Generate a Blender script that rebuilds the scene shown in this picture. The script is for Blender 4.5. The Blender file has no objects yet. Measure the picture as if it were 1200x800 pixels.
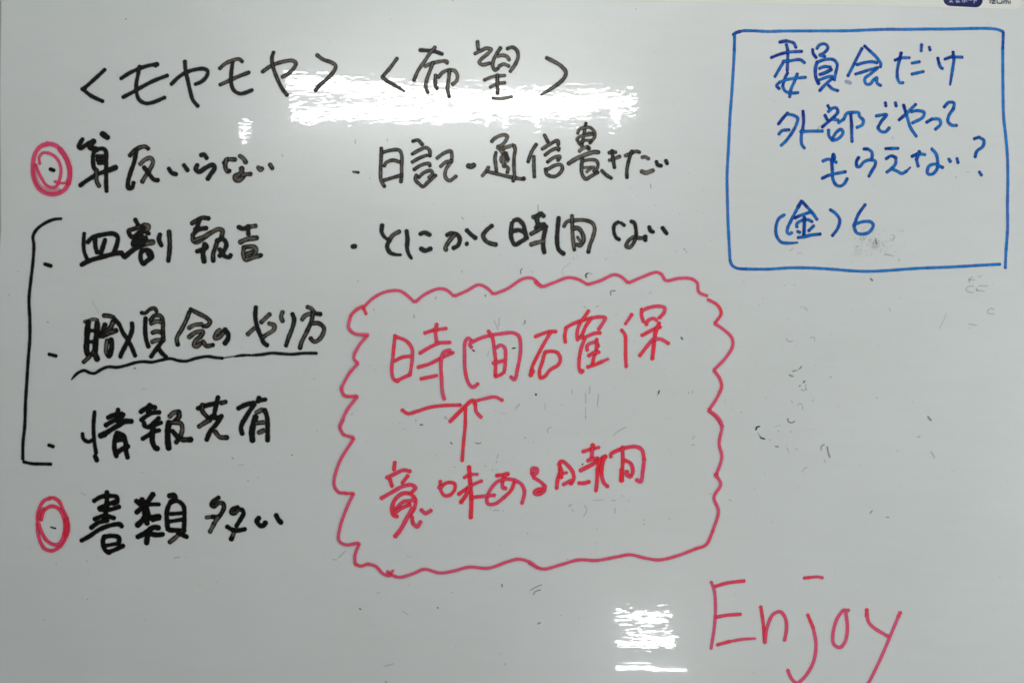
import bpy, math, random
from mathutils import Vector

scene = bpy.context.scene
C = scene.collection
MM = 0.001
W, H = 1200.0, 800.0          # visible board area in millimetres

# ---------------------------------------------------------------- camera
cam_d = bpy.data.cameras.new("camera")
cam = bpy.data.objects.new("camera", cam_d)
C.objects.link(cam)
cam.location = (0.6, -1.5, -0.4)
cam.rotation_euler = (math.radians(90), 0, 0)
cam_d.sensor_fit = 'HORIZONTAL'
cam_d.sensor_width = 36.0
cam_d.lens = 36.0 * 1.5 / 1.2
cam_d.clip_start = 0.05
cam_d.clip_end = 50
scene.camera = cam

# ---------------------------------------------------------------- room light
world = bpy.data.worlds.new("World")
scene.world = world
world.use_nodes = True
bg = world.node_tree.nodes["Background"]
bg.inputs[0].default_value = (0.90, 1.0, 0.985, 1)
bg.inputs[1].default_value = 0.012

scene.view_settings.view_transform = 'Standard'
scene.view_settings.look = 'None'
scene.view_settings.exposure = 0.0
scene.view_settings.gamma = 1.0
scene.view_settings.use_curve_mapping = False
scene.render.engine = 'CYCLES'
scene.cycles.transparent_max_bounces = 48

LAMP_REFLECTED = 38.0          # emission of the mirrored tubes and the added glare emitters
LAMP_CEILING = 54.0            # emission of the added ceiling tubes, out of view

# unseen area light added to brighten the right side of the board
fill_d = bpy.data.lights.new("right_fill_light", 'AREA')
fill_d.shape = 'RECTANGLE'; fill_d.size = 0.7; fill_d.size_y = 0.9
fill_d.energy = 27.0
fill_d.color = (0.97, 1.0, 1.0)
fill_o = bpy.data.objects.new("right_fill_light", fill_d)
C.objects.link(fill_o)
fill_o.location = (2.75, -1.75, -0.85)
fill_o.rotation_euler = (Vector((0.8, 0.0, -0.4)) - Vector(fill_o.location)).to_track_quat('-Z', 'Y').to_euler()

# ---------------------------------------------------------------- helpers
def P(x, y, out=0.0):
    """board millimetres (right, down, out of the board) -> metres"""
    return Vector((x * MM, -out * MM, -y * MM))

def link(o, parent=None):
    C.objects.link(o)
    if parent is not None:
        o.parent = parent
    return o

def mesh_obj(name, verts, faces, mat, parent=None, smooth=False):
    me = bpy.data.meshes.new(name)
    me.from_pydata([tuple(v) for v in verts], [], faces)
    me.update()
    me.materials.append(mat)
    if smooth:
        for p in me.polygons:
            p.use_smooth = True
    return link(bpy.data.objects.new(name, me), parent)

def empty(name, loc=(0, 0, 0), parent=None):
    o = bpy.data.objects.new(name, None)
    o.location = loc
    o.empty_display_size = 0.05
    return link(o, parent)

def tag(o, label=None, cat=None, group=None, kind=None):
    for k, v in (('label', label), ('category', cat), ('group', group), ('kind', kind)):
        if v:
            o[k] = v
    return o

def new_mat(name):
    m = bpy.data.materials.new(name)
    m.use_nodes = True
    nt = m.node_tree
    return m, nt, nt.nodes["Principled BSDF"], nt.nodes["Material Output"]

def N(nt, t, **kw):
    n = nt.nodes.new(t)
    for k, v in kw.items():
        setattr(n, k, v)
    return n

def mathn(nt, op, a, b=None, c=None):
    n = N(nt, 'ShaderNodeMath', operation=op)
    for i, v in enumerate((a, b, c)):
        if v is None:
            continue
        if isinstance(v, (int, float)):
            n.inputs[i].default_value = v
        else:
            nt.links.new(v, n.inputs[i])
    return n.outputs[0]

def noise(nt, vec, scale, detail=2.0, rough=0.5, dist=0.0):
    n = N(nt, 'ShaderNodeTexNoise')
    n.inputs['Scale'].default_value = scale
    n.inputs['Detail'].default_value = detail
    n.inputs['Roughness'].default_value = rough
    n.inputs['Distortion'].default_value = dist
    nt.links.new(vec, n.inputs['Vector'])
    return n.outputs['Fac']

def mapping(nt, vec, scale, rot=(0, 0, 0)):
    n = N(nt, 'ShaderNodeMapping')
    n.inputs['Scale'].default_value = scale
    n.inputs['Rotation'].default_value = rot
    nt.links.new(vec, n.inputs['Vector'])
    return n.outputs[0]

# ---------------------------------------------------------------- materials
def board_material():
    m, nt, b, out = new_mat("enamel_whiteboard")
    tc = N(nt, 'ShaderNodeTexCoord').outputs['Object']
    L = nt.links
    # colour: faint cloudy film of old ink wiped over the enamel
    cloud = noise(nt, mapping(nt, tc, (1, 1, 1.0)), 5.5, 4, 0.55)
    wipe = noise(nt, mapping(nt, tc, (1.0, 1, 5.0), (0, 0.25, 0)), 14, 5, 0.6)
    grain = noise(nt, tc, 420, 2, 0.6)
    s = mathn(nt, 'ADD', mathn(nt, 'MULTIPLY', cloud, 0.5), mathn(nt, 'MULTIPLY', wipe, 0.3))
    s = mathn(nt, 'ADD', s, mathn(nt, 'MULTIPLY', grain, 0.34))
    r = N(nt, 'ShaderNodeValToRGB')
    r.color_ramp.elements[0].position = 0.32
    r.color_ramp.elements[0].color = (0.680, 0.715, 0.695, 1)
    r.color_ramp.elements[1].position = 0.68
    r.color_ramp.elements[1].color = (0.735, 0.772, 0.762, 1)
    L.new(s, r.inputs[0])
    L.new(r.outputs[0], b.inputs['Base Color'])
    rr = mathn(nt, 'ADD', 0.20, mathn(nt, 'MULTIPLY', wipe, 0.10))
    L.new(rr, b.inputs['Roughness'])
    b.inputs['Specular IOR Level'].default_value = 0.72
    b.inputs['Coat Weight'].default_value = 1.0
    b.inputs['Coat Roughness'].default_value = 0.020
    b.inputs['Coat IOR'].default_value = 1.5
    # relief in metres: sheet waviness, orange peel and horizontal roller texture
    wav = noise(nt, mapping(nt, tc, (1.0, 1, 1.6)), 7.0, 1, 0.4)
    mid = noise(nt, mapping(nt, tc, (1.0, 1, 2.2)), 30.0, 1, 0.5)
    peel = noise(nt, mapping(nt, tc, (1.0, 1, 2.6)), 90.0, 0.9, 0.45)
    # the sheet is rolled smoother along its lower edge
    mr = N(nt, 'ShaderNodeMapRange')
    sx = N(nt, 'ShaderNodeSeparateXYZ'); L.new(tc, sx.inputs[0]); L.new(sx.outputs[2], mr.inputs[0])
    mr.inputs[1].default_value = -0.777; mr.inputs[2].default_value = -0.758
    mr.inputs[3].default_value = 0.12; mr.inputs[4].default_value = 1.0
    smooth = mr.outputs[0]
    h = mathn(nt, 'MULTIPLY', wav, 2.0e-4)
    h = mathn(nt, 'ADD', h, mathn(nt, 'MULTIPLY', mathn(nt, 'MULTIPLY', mid, smooth), 6e-5))
    h = mathn(nt, 'ADD', h, mathn(nt, 'MULTIPLY', mathn(nt, 'MULTIPLY', peel, smooth), 2.9e-5))
    bp = N(nt, 'ShaderNodeBump')
    bp.inputs['Strength'].default_value = 1.0
    bp.inputs['Distance'].default_value = 1.0
    L.new(h, bp.inputs['Height'])
    L.new(bp.outputs[0], b.inputs['Normal'])
    L.new(bp.outputs[0], b.inputs['Coat Normal'])
    return m

def plain(name, col, rough=0.5, var=0.08, scale=60.0, spec=0.5):
    m, nt, b, out = new_mat(name)
    tc = N(nt, 'ShaderNodeTexCoord').outputs['Object']
    f = noise(nt, tc, scale, 4, 0.6)
    r = N(nt, 'ShaderNodeValToRGB')
    r.color_ramp.elements[0].position = 0.3
    r.color_ramp.elements[0].color = tuple(c * (1 - var) for c in col) + (1,)
    r.color_ramp.elements[1].position = 0.7
    r.color_ramp.elements[1].color = tuple(min(1, c * (1 + var)) for c in col) + (1,)
    nt.links.new(f, r.inputs[0])
    nt.links.new(r.outputs[0], b.inputs['Base Color'])
    b.inputs['Roughness'].default_value = rough
    b.inputs['Specular IOR Level'].default_value = spec
    return m

def ink_material(name, deep, thin, spec=0.3, a_lo=0.72, a_hi=1.0):
    """marker ink: pigment film whose cover and tint follow the amount of ink in the stroke"""
    m, nt, b, out = new_mat(name)
    L = nt.links
    a = N(nt, 'ShaderNodeAttribute'); a.attribute_name = 'ink'
    st = N(nt, 'ShaderNodeAttribute'); st.attribute_name = 'flow'
    sep = N(nt, 'ShaderNodeSeparateColor')
    L.new(a.outputs['Color'], sep.inputs[0])
    cover, dens = sep.outputs[0], sep.outputs[1]
    streak = noise(nt, mapping(nt, st.outputs['Vector'], (0.10, 1.3, 1.0)), 1.0, 3, 0.6)
    blot = noise(nt, mapping(nt, st.outputs['Vector'], (0.22, 0.25, 1.0)), 1.0, 2, 0.5)
    v = mathn(nt, 'ADD', mathn(nt, 'MULTIPLY', mathn(nt, 'SUBTRACT', streak, 0.5), 1.5),
              mathn(nt, 'MULTIPLY', mathn(nt, 'SUBTRACT', blot, 0.5), 1.4))
    d = mathn(nt, 'ADD', dens, v)
    d = mathn(nt, 'ADD', d, mathn(nt, 'MULTIPLY', mathn(nt, 'SUBTRACT', sep.outputs[2], 0.40), 0.45 if name.startswith('blue') else 0.75))
    cl = N(nt, 'ShaderNodeClamp'); L.new(d, cl.inputs[0]); d = cl.outputs[0]
    mix = N(nt, 'ShaderNodeMix', data_type='RGBA')
    mix.inputs[6].default_value = thin + (1,)
    mix.inputs[7].default_value = deep + (1,)
    L.new(d, mix.inputs[0])
    L.new(mix.outputs[2], b.inputs['Base Color'])
    b.inputs['Roughness'].default_value = 0.38
    b.inputs['Specular IOR Level'].default_value = spec
    al = mathn(nt, 'MULTIPLY', cover, mathn(nt, 'ADD', a_lo, mathn(nt, 'MULTIPLY', d, a_hi - a_lo)))
    tr = N(nt, 'ShaderNodeBsdfTransparent')
    ms = N(nt, 'ShaderNodeMixShader')
    L.new(al, ms.inputs[0]); L.new(tr.outputs[0], ms.inputs[1]); L.new(b.outputs[0], ms.inputs[2])
    L.new(ms.outputs[0], out.inputs['Surface'])
    return m

def lamp_material(name, strength, col=(1.0, 1.0, 0.985)):
    m, nt, b, out = new_mat(name)
    nt.nodes.remove(b)
    e = N(nt, 'ShaderNodeEmission')
    e.inputs[0].default_value = col + (1,)
    e.inputs[1].default_value = strength
    nt.links.new(e.outputs[0], out.inputs['Surface'])
    return m

M_BOARD = board_material()
M_INK = {
    'black': ink_material('black_marker_ink', (0.004, 0.004, 0.0035), (0.19, 0.165, 0.125), 0.25, 0.80, 1.0),
    'red': ink_material('red_marker_ink', (0.86, 0.026, 0.042), (0.80, 0.085, 0.22), 0.25, 0.86, 0.98),
    'blue': ink_material('blue_marker_ink', (0.002, 0.028, 0.26), (0.006, 0.23, 0.68), 0.10, 0.82, 0.98),
    'pale': ink_material('pale_print', (0.42, 0.47, 0.80), (0.40, 0.45, 0.78), 0.3, 0.9, 1.0),
    'navy': ink_material('navy_print', (0.012, 0.014, 0.075), (0.03, 0.035, 0.12), 0.3, 0.85, 1.0),
    'grey': ink_material('dry_ink_residue', (0.04, 0.042, 0.04), (0.15, 0.155, 0.15), 0.2, 0.55, 0.92),
    'halo_red': ink_material('rubbed_pink_ink', (0.70, 0.16, 0.24), (0.70, 0.16, 0.24), 0.3, 0.9, 1.0),
}

# ---------------------------------------------------------------- stroke meshes
char_no = 0
def catmull(pts, step=0.7):
    out = []
    n = len(pts)
    if n == 2:
        a, b = pts
        k = max(2, int((b - a).length / step))
        return [a.lerp(b, i / k) for i in range(k + 1)]
    for i in range(n - 1):
        p1, p2 = pts[i], pts[i + 1]
        p0 = pts[i - 1] if i > 0 else p1 * 2 - p2
        p3 = pts[i + 2] if i + 2 < n else p2 * 2 - p1
        def kn(t, a, b):
            return t + max((b - a).length, 1e-4) ** 0.5
        t0 = 0; t1 = kn(t0, p0, p1); t2 = kn(t1, p1, p2); t3 = kn(t2, p2, p3)
        k = max(2, int((p2 - p1).length / step))
        for j in range(k + (1 if i == n - 2 else 0)):
            t = t1 + (t2 - t1) * j / k
            A1 = p0 * ((t1 - t) / (t1 - t0)) + p1 * ((t - t0) / (t1 - t0))
            A2 = p1 * ((t2 - t) / (t2 - t1)) + p2 * ((t - t1) / (t2 - t1))
            A3 = p2 * ((t3 - t) / (t3 - t2)) + p3 * ((t - t2) / (t3 - t2))
            B1 = A1 * ((t2 - t) / (t2 - t0)) + A2 * ((t - t0) / (t2 - t0))
            B2 = A2 * ((t3 - t) / (t3 - t1)) + A3 * ((t - t1) / (t3 - t1))
            out.append(B1 * ((t2 - t) / (t2 - t1)) + B2 * ((t - t1) / (t2 - t1)))
    return out

class Inker:
    """collects strokes of one character as soft-edged films lying on the board"""
    def __init__(self, rng):
        global char_no
        char_no += 1
        self.base = 0.05 + (char_no % 37) * 0.0013
        self.v, self.f, self.a, self.u = [], [], [], []
        self.k = 0
        self.rng = rng
    def stroke(self, pts, w, d=0.9, a=1.0, t0=1.0, t1=1.0, edge=0.55, enddot=0.35):
        rng = self.rng
        self.k += 1
        if len(pts) == 1:
            pts = [pts[0], pts[0] + Vector((0.3, 0.1))]
        poly = catmull(pts, 0.8 if w > 1.6 else 1.2)
        n = len(poly)
        hw = w / 2
        L = [0.0]
        for i in range(1, n):
            L.append(L[-1] + (poly[i] - poly[i - 1]).length)
        T = max(L[-1], 0.01)
        tang = []
        for i in range(n):
            q = poly[min(n - 1, i + 1)] - poly[max(0, i - 1)]
            tang.append(q.normalized() if q.length > 1e-6 else Vector((1, 0)))
        ph1, ph2, seed = rng.uniform(0, 6), rng.uniform(0, 6), rng.uniform(0, 900)
        rows = []    # centre, tangent, inner half, outer half, alpha, density, s
        def width(s):
            u = s / T
            k = 1 + 0.05 * math.sin(s * 0.33 + ph1) + 0.035 * math.sin(s * 0.9 + ph2)
            if t0 < 1: k *= min(1, t0 + (1 - t0) * min(1, s / (2.2 * w)))
            if t1 < 1: k *= min(1, t1 + (1 - t1) * min(1, (T - s) / (3.0 * w)))
            return hw * k
        def dens(s):
            q = d + 0.10 * math.sin(s * 0.13 + ph2)
            q += enddot * 0.6 * math.exp(-(s / (0.5 * w)) ** 2) + enddot * math.exp(-((T - s) / (0.5 * w)) ** 2)
            return q
        def cap(c, tg, s, sign):
            h = width(s)
            r = []
            for th in (90, 68, 46, 24):
                th = math.radians(th)
                t = (h - edge * 0.8) * math.sin(th) if h > edge else h * 0.3 * math.sin(th)
                inner = max(0.0, (h - edge * 0.8)) * math.cos(th)
                outer = (h + edge) * math.cos(th * 0.93)
                r.append((c + tg * (sign * t), tg, inner, outer, 1.0, dens(s), s + sign * t))
            tip = (c + tg * (sign * (h + edge)), tg, 0.0, (h + edge) * 0.22, 0.0, dens(s), s + sign * h)
            return [tip] + r
        rows += cap(poly[0], tang[0], 0.0, -1)
        for i in range(n):
            h = width(L[i])
            rows.append((poly[i], tang[i], max(0.0, h - edge * 0.8), h + edge, 1.0, dens(L[i]), L[i]))
        rows += list(reversed(cap(poly[-1], tang[-1], T, 1)))
        base = len(self.v)
        for i, (c, tg, hi, ho, al, de, s) in enumerate(rows):
            nr = Vector((-tg.y, tg.x))
            out = self.base + self.k * 0.03 + i * 2.5e-5
            for off, aa, eg in ((-ho, 0, 1), (-hi, al, 1), (0, al, 0), (hi, al, 1), (ho, 0, 1)):
                q = c + nr * off
                self.v.append(P(q.x, q.y, out))
                self.a.append((aa * a, de, eg, 1))
                self.u.append((s, off, seed))
        for i in range(len(rows) - 1):
            for j in range(4):
                p = base + i * 5 + j
                self.f.append((p, p + 1, p + 6, p + 5))
    def build(self, name, mat, parent=None):
        me = bpy.data.meshes.new(name)
        me.from_pydata([tuple(q) for q in self.v], [], self.f)
        ca = me.attributes.new('ink', 'FLOAT_COLOR', 'POINT')
        ca.data.foreach_set('color', [x for t in self.a for x in t])
        fl = me.attributes.new('flow', 'FLOAT_VECTOR', 'POINT')
        fl.data.foreach_set('vector', [x for t in self.u for x in t])
        me.materials.append(mat)
        me.update()
        return link(bpy.data.objects.new(name, me), parent)

def parse(txt, frame, w, d, rng, ink=None, alpha=1.0, halo=0.0, ink_key='', **kw):
    x0, y0, s = frame
    ink = ink or Inker(rng)
    for part in txt.split(';'):
        toks = part.split()
        if not toks:
            continue
        ww, dd, aa, tt0, tt1 = w, d, alpha, 1.0, 1.0
        nums = []
        for t in toks:
            if t[0] == 'w': ww = float(t[1:])
            elif t[0] == 'd': dd = float(t[1:])
            elif t[0] == 'a': aa = float(t[1:])
            elif t[0] == '<': tt0 = float(t[1:])
            elif t[0] == '>': tt1 = float(t[1:])
            else: nums.append(float(t))
        pts = [Vector((x0 + nums[i] / s, y0 + nums[i + 1] / s)) for i in range(0, len(nums) - 1, 2)]
        if ink_key == 'black':
            dd += max(0.0, dd - 0.72) * 2.0
            ww *= 1.14 if w > 4.5 else 1.08
        if halo:
            ink.stroke(pts, ww + 1.6, -0.5, halo, edge=1.9, enddot=0.0)
        ink.stroke(pts, ww, dd, aa, tt0, tt1, **kw)
    return ink

# ================================================================ the wall and the board
wall = mesh_obj('wall', [P(-900, -800, -14), P(2100, -800, -14), P(2100, 1500, -14), P(-900, 1500, -14)],
                [(0, 3, 2, 1)], plain('painted_wall', (0.50, 0.49, 0.44), 0.8, 0.05, 25))
tag(wall, kind='structure')

board = empty('whiteboard', P(600, 860, 0))
tag(board, 'glossy white writing board covered in black, red and blue marker handwriting', 'whiteboard')

def on_board(o):
    """parent to the board and keep the world position"""
    o.parent = board
    o.matrix_parent_inverse = board.matrix_world.inverted()
    return o
bpy.context.view_layer.update()

# panel: outline slightly uneven on the left, where its edge just enters the picture
left = [(1.6, -60), (1.6, 20), (0.9, 60), (0.4, 120), (0.9, 200), (1.3, 270), (-0.6, 300), (-3, 420), (-5, 860)]
outline = left + [(1240, 860), (1240, -60)]
vs, fs = [], []
n = len(outline)
for (x, y) in outline: vs.append(P(x, y, 0))
for (x, y) in outline: vs.append(P(x, y, -12))
fs.append(tuple(range(n)))
fs.append(tuple(range(2 * n - 1, n - 1, -1)))
for i in range(n):
    j = (i + 1) % n
    fs.append((i, i + n, j + n, j))
panel = on_board(mesh_obj('writing_panel', vs, fs, M_BOARD))

# maker's strip along the top edge, with its badge and name
def slab(name, pts, mat, lo, hi, bevel=0.15):
    n = len(pts)
    cx = sum(p[0] for p in pts) / n; cy = sum(p[1] for p in pts) / n
    v = [P(x, y, lo) for x, y in pts] + [P(x, y, hi - bevel) for x, y in pts]
    for x, y in pts:
        d = Vector((cx - x, cy - y)); d.normalize()
        v.append(P(x + d.x * bevel * 1.5, y + d.y * bevel * 1.5, hi))
    f = [tuple(range(2 * n, 3 * n))]
    for i in range(n):
        j = (i + 1) % n
        f.append((i, i + n, j + n, j)); f.append((i + n, i + 2 * n, j + 2 * n, j + n))
    return mesh_obj(name, v, f, mat)

def arc(cx, cy, r, a0, a1, k=7):
    return [(cx + r * math.cos(math.radians(a0 + (a1 - a0) * i / k)),
             cy + r * math.sin(math.radians(a0 + (a1 - a0) * i / k))) for i in range(k + 1)]
strip_pts = [(560, -45), (560, -2.0), (700, 0.4), (840, 3.0), (960, 5.4), (1080, 8.6), (1140, 9.9)]
strip_pts += [(1190, 11.2)] + arc(1190.5, 5.6, 5.6, 85, 0, 6) + [(1196.6, -45)]
strip = on_board(slab('header_strip', strip_pts[::-1], plain('white_vinyl', (0.76, 0.775, 0.72), 0.22, 0.02, 12), 0.02, 0.35))
tag(strip, 'off-white vinyl strip with rounded corner along the top edge')

rngd = random.Random(5)
badge_pts = arc(1113.5, -0.8, 8.3, 180, 92, 6) + arc(1143.2, 0.9, 8.2, 86, 0, 6) + [(1151.2, -13)] + [(1105, -13)]
badge = slab('badge', badge_pts[::-1], plain('navy_print_ground', (0.006, 0.008, 0.085), 0.3, 0.1, 40), 0.36, 0.48, 0.06)
badge.parent = strip
tag(badge, 'navy rounded badge with pale Japanese lettering')
K = (1100, 0, 20.0)
i = Inker(rngd); i.base = 0.62
parse("245 -28 330 -34; 250 4 328 -2; 290 -62 292 30 280 58 252 58 258 42 292 44 328 64;"
      "392 -22 440 -28; 415 -55 400 20 ; 470 -30 490 -12; 455 -5 460 50 430 66 402 56 420 38 462 46 490 66;"
      "545 -20 650 -24; 598 -55 598 64 580 60; 568 14 548 52; 628 10 655 50; 640 -60 650 -48; 662 -64 672 -52;"
      "692 8 778 10;"
      "822 -55 824 84; 828 8 880 34; 868 -30 878 -18; 892 -34 902 -22", K, 0.95, 0.6, rngd, i, edge=0.25, enddot=0.0)
o = i.build('lettering', M_INK['pale']); o.parent = strip; tag(o, 'pale badge lettering reading まなボード')
i = Inker(rngd); i.base = 0.40
parse("245 22 243 98; 247 -18 248 -12; 282 26 392 26 290 100 400 104; 440 28 442 90 480 104 560 100; 578 30 580 108;"
      "632 34 632 116; 632 44 665 32 690 42 692 116; 692 44 725 34 748 46 750 120; 805 40 804 122; 806 -8 807 -2",
      (1150, 0, 24.0), 1.15, 0.7, rngd, i, edge=0.3, enddot=0.0)
o = i.build('lettering', M_INK['navy']); o.parent = strip; tag(o, 'dark blue maker name in lower-case letters')

# ================================================================ handwriting
A = (80, 50, 7.5); B = (240, 40, 7.5); D = (430, 40, 10.0); E = (540, 40, 8.571)
LINES = []
def line(label, colour, w, d, chars): LINES.append((label, colour, w, d, chars))

line('black heading モヤモヤ between pointed brackets', 'black', 4.3, 0.95, [
 ('opening bracket', A, "322 238 245 310 150 395; 127 410 200 468 305 518; 150 395 120 412"),
 ('モ', A, "462 318 540 268 620 232 700 205 785 190; 480 482 580 430 640 395 740 342 872 290; 628 208 612 290 598 370 602 450 625 505 680 535 740 528 850 483; w5 765 205 785 190"),
 ('ヤ', A, "905 368 970 305 1040 262 1120 238 1190 232 1225 252 1215 300 1170 345 1115 368; 1025 165 1030 240 1050 330 1075 440 1095 505 1140 560"),
 ('モ', B, "d.7 130 305 180 262 240 235 300 222 330 245; d.7 132 448 200 418 270 385 390 338; 245 250 232 350 232 430 255 495 310 525 370 512 418 492"),
 ('ヤ', B, "d.6 505 335 560 295 620 265 700 242 770 235 800 255 790 290 740 345 680 380; d.8 605 160 590 210 600 290 640 400 680 480 725 540"),
 ('closing bracket', B, "d.65 985 185 1040 225 1110 250 1150 280 1140 320 1080 390 1010 450 970 500")])
line('black heading 希望 between pointed brackets', 'black', 4.1, 0.62, [
 ('opening bracket', D, "355 285 270 400 178 505; >.6 178 505 240 555 340 610 440 675"),
 ('希', D, "w4.3 d.95 620 190 700 195 790 205 885 238; 800 155 740 225 670 330 600 430 550 545; d.35 680 385 720 360 800 335 880 320 940 325 935 345; 775 335 740 430 700 540 690 620 715 690; 805 480 800 560 805 610 825 645; d.35 835 510 890 450 960 425 1030 435 1060 490 1045 560 1000 590; 968 420 960 520 945 640 965 740"),
 ('望', E, "168 75 170 110 175 155; d.5 140 200 200 170 260 145 305 155 270 200 210 250 185 285 215 310 290 295; 400 140 360 200 330 260 320 320 345 365 375 345; d.3 370 225 420 215 465 230 488 265; d.3 385 325 430 305 485 325; 465 150 520 135 565 170 575 230 550 300 520 345 495 380; w3.6 d.3 235 465 320 430 445 418; w3.6 d.3 295 535 370 500 445 490; 368 410 368 500 370 600; w3.6 d.2 320 645 400 650 515 630"),
 ('closing bracket', E, "w4.4 >.5 860 240 940 280 1010 325 1055 385 1040 440 980 500 900 555 800 615")])
F = (30, 150, 7.5); G = (85, 155, 10.0); I6 = (180, 150, 7.5)
line('black line 算反いらない beside the upper red ring', 'black', 4.6, 0.95, [
 ('bullet', F, "w4 215 362 250 374"),
 ('算', G, "120 80 95 120 75 170 95 190 150 155 200 125; w6 250 105 215 140 205 180 240 190 275 200; 265 200 245 260 240 340 255 420 290 450; w4.4 285 215 320 195 375 202 398 260 395 330 395 420 395 520 395 620 400 695; w6 347 18 375 38; w6 390 50 415 65; w5 290 285 375 288; w5 290 325 380 325; 305 362 370 358; 90 625 150 580 220 535 300 490 400 455; w5.6 d1 430 445 510 412; d.6 280 460 280 540 290 590 315 635"),
 ('反', F, "d.7 915 245 950 205 1000 175 1050 165 1080 185; 975 190 955 300 920 400 900 480 905 530 935 525 950 480; d.5 1005 320 1050 280 1100 265 1120 300 1090 370 1050 430 1025 475; 1040 345 1090 410 1130 455 1165 460"),
 ('い', I6, "132 355 160 395 200 408; 265 325 300 375"),
 ('ら', I6, "415 240 445 235 468 268; w5 385 325 370 365 400 385 460 350 520 325 535 355 500 410 475 450"),
 ('な', I6, "615 310 650 275 ; d.5 650 275 720 278; d.7 640 275 630 340 650 385 670 375; d.4 755 245 790 270 812 305; d.6 w6 775 355 770 400 720 430 725 455 760 455 785 425; d.4 790 410 855 405"),
 ('い', I6, "d.5 918 345 940 370 955 355; d.7 1022 320 1045 358")])
J = (400, 150, 8.571); K8 = (530, 140, 8.571); T = (570, 150, 11.43); S = (660, 140, 10.667); Q = (660, 135, 8.571)
line('black line 日記・通信書きたい at upper centre', 'black', 4.0, 0.72, [
 ('bullet', J, "w3.6 <.5 112 440 175 448"),
 ('日', J, "402 200 400 300 395 420 400 530 435 590; 420 245 500 225 580 225 605 270 605 400 605 480 598 545; 430 385 450 350 520 325 590 345; 425 528 500 505 605 475"),
 ('記', J, "715 135 770 125 815 170; 710 265 780 225 850 200 885 225 890 285; 710 345 780 305 860 275; 730 420 800 375 880 360 890 385; 755 470 745 520 790 570 820 590 870 545 950 475; d.6 775 500 830 450 900 430 915 460 880 500; d.5 960 305 1030 255 1100 235 1110 270 1105 330 1050 420 1045 490 1085 530 1155 485; d.5 995 390 1050 345 1110 335"),
 ('middle dot', K8, "w5.6 160 465 185 475 220 458"),
 ('通', T, "d.35 70 185 100 150 170 110 240 95 280 115 260 170 210 230 150 255; d.2 150 265 190 290 240 280; d.3 230 270 300 250 360 230; 372 235 385 290 370 400 370 550 375 640 358 715; 130 325 115 400 125 500 135 580; d.1 190 280 210 330 250 345 200 400 200 450 270 450 290 420; d.1 235 350 225 440 235 520; w5 d.9 255 340 285 420 ; d.6 245 500 290 540 280 600"),
 ('しんにょう base of 通', K8, "d.3 300 570 340 520 365 480; 340 522 440 545 560 575 640 590 ; d.3 630 590 700 600; w5 d1 715 590 718 602"),
 ('信', K8, "845 250 800 320 770 400 760 430; 820 370 820 480 825 580; 925 155 960 225; d.6 900 300 980 250 1060 215 1065 255; 930 360 1000 310 1070 290 1065 315; d.6 955 430 1020 385 1080 375 1060 415; d.6 935 495 950 550 1010 575 1060 560 1105 500 1095 460 1040 460 980 490 945 510"),
 ('書', S, "w3.6 285 45 265 150 245 260 235 335; w3.6 d.5 180 180 200 130 260 105 340 105 390 160 395 210 350 280 330 300; w3.2 d.3 270 190 330 170 385 190; w3.4 d.4 170 250 200 300 230 330; w3.4 d.4 170 250 210 215 300 200 370 185; w3.4 d.5 205 300 270 265 350 265; w4.2 d.2 200 400 240 365 310 345 ; w4.6 d.9 310 350 322 368; w4.9 d.45 65 555 150 500 250 455 380 410 445 412; d.7 240 480 230 580 235 680 280 745 350 710 435 660; w3.6 d.6 250 520 330 505 410 515 435 560 420 620 380 650; w3.2 d.2 260 605 330 600 390 600; w3.2 d.1 290 660 350 610"),
 ('き', Q, "d.5 458 380 495 370 530 375; d.4 460 455 510 440 570 415; d.8 490 355 500 440 515 530; 385 555 430 600 485 635"),
 ('た', Q, "d.5 620 410 680 385 730 365 770 375; d.8 690 360 660 450 640 550 640 630; d.3 790 425 820 420 860 440; d.3 w4.8 785 565 830 580 905 555"),
 ('い', Q, "d.9 w4.4 935 465 950 500 985 510; d.9 w4.4 1030 455 1045 490")])
R = (400, 240, 8.571); U = (530, 240, 8.571); V = (650, 240, 8.0)
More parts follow.
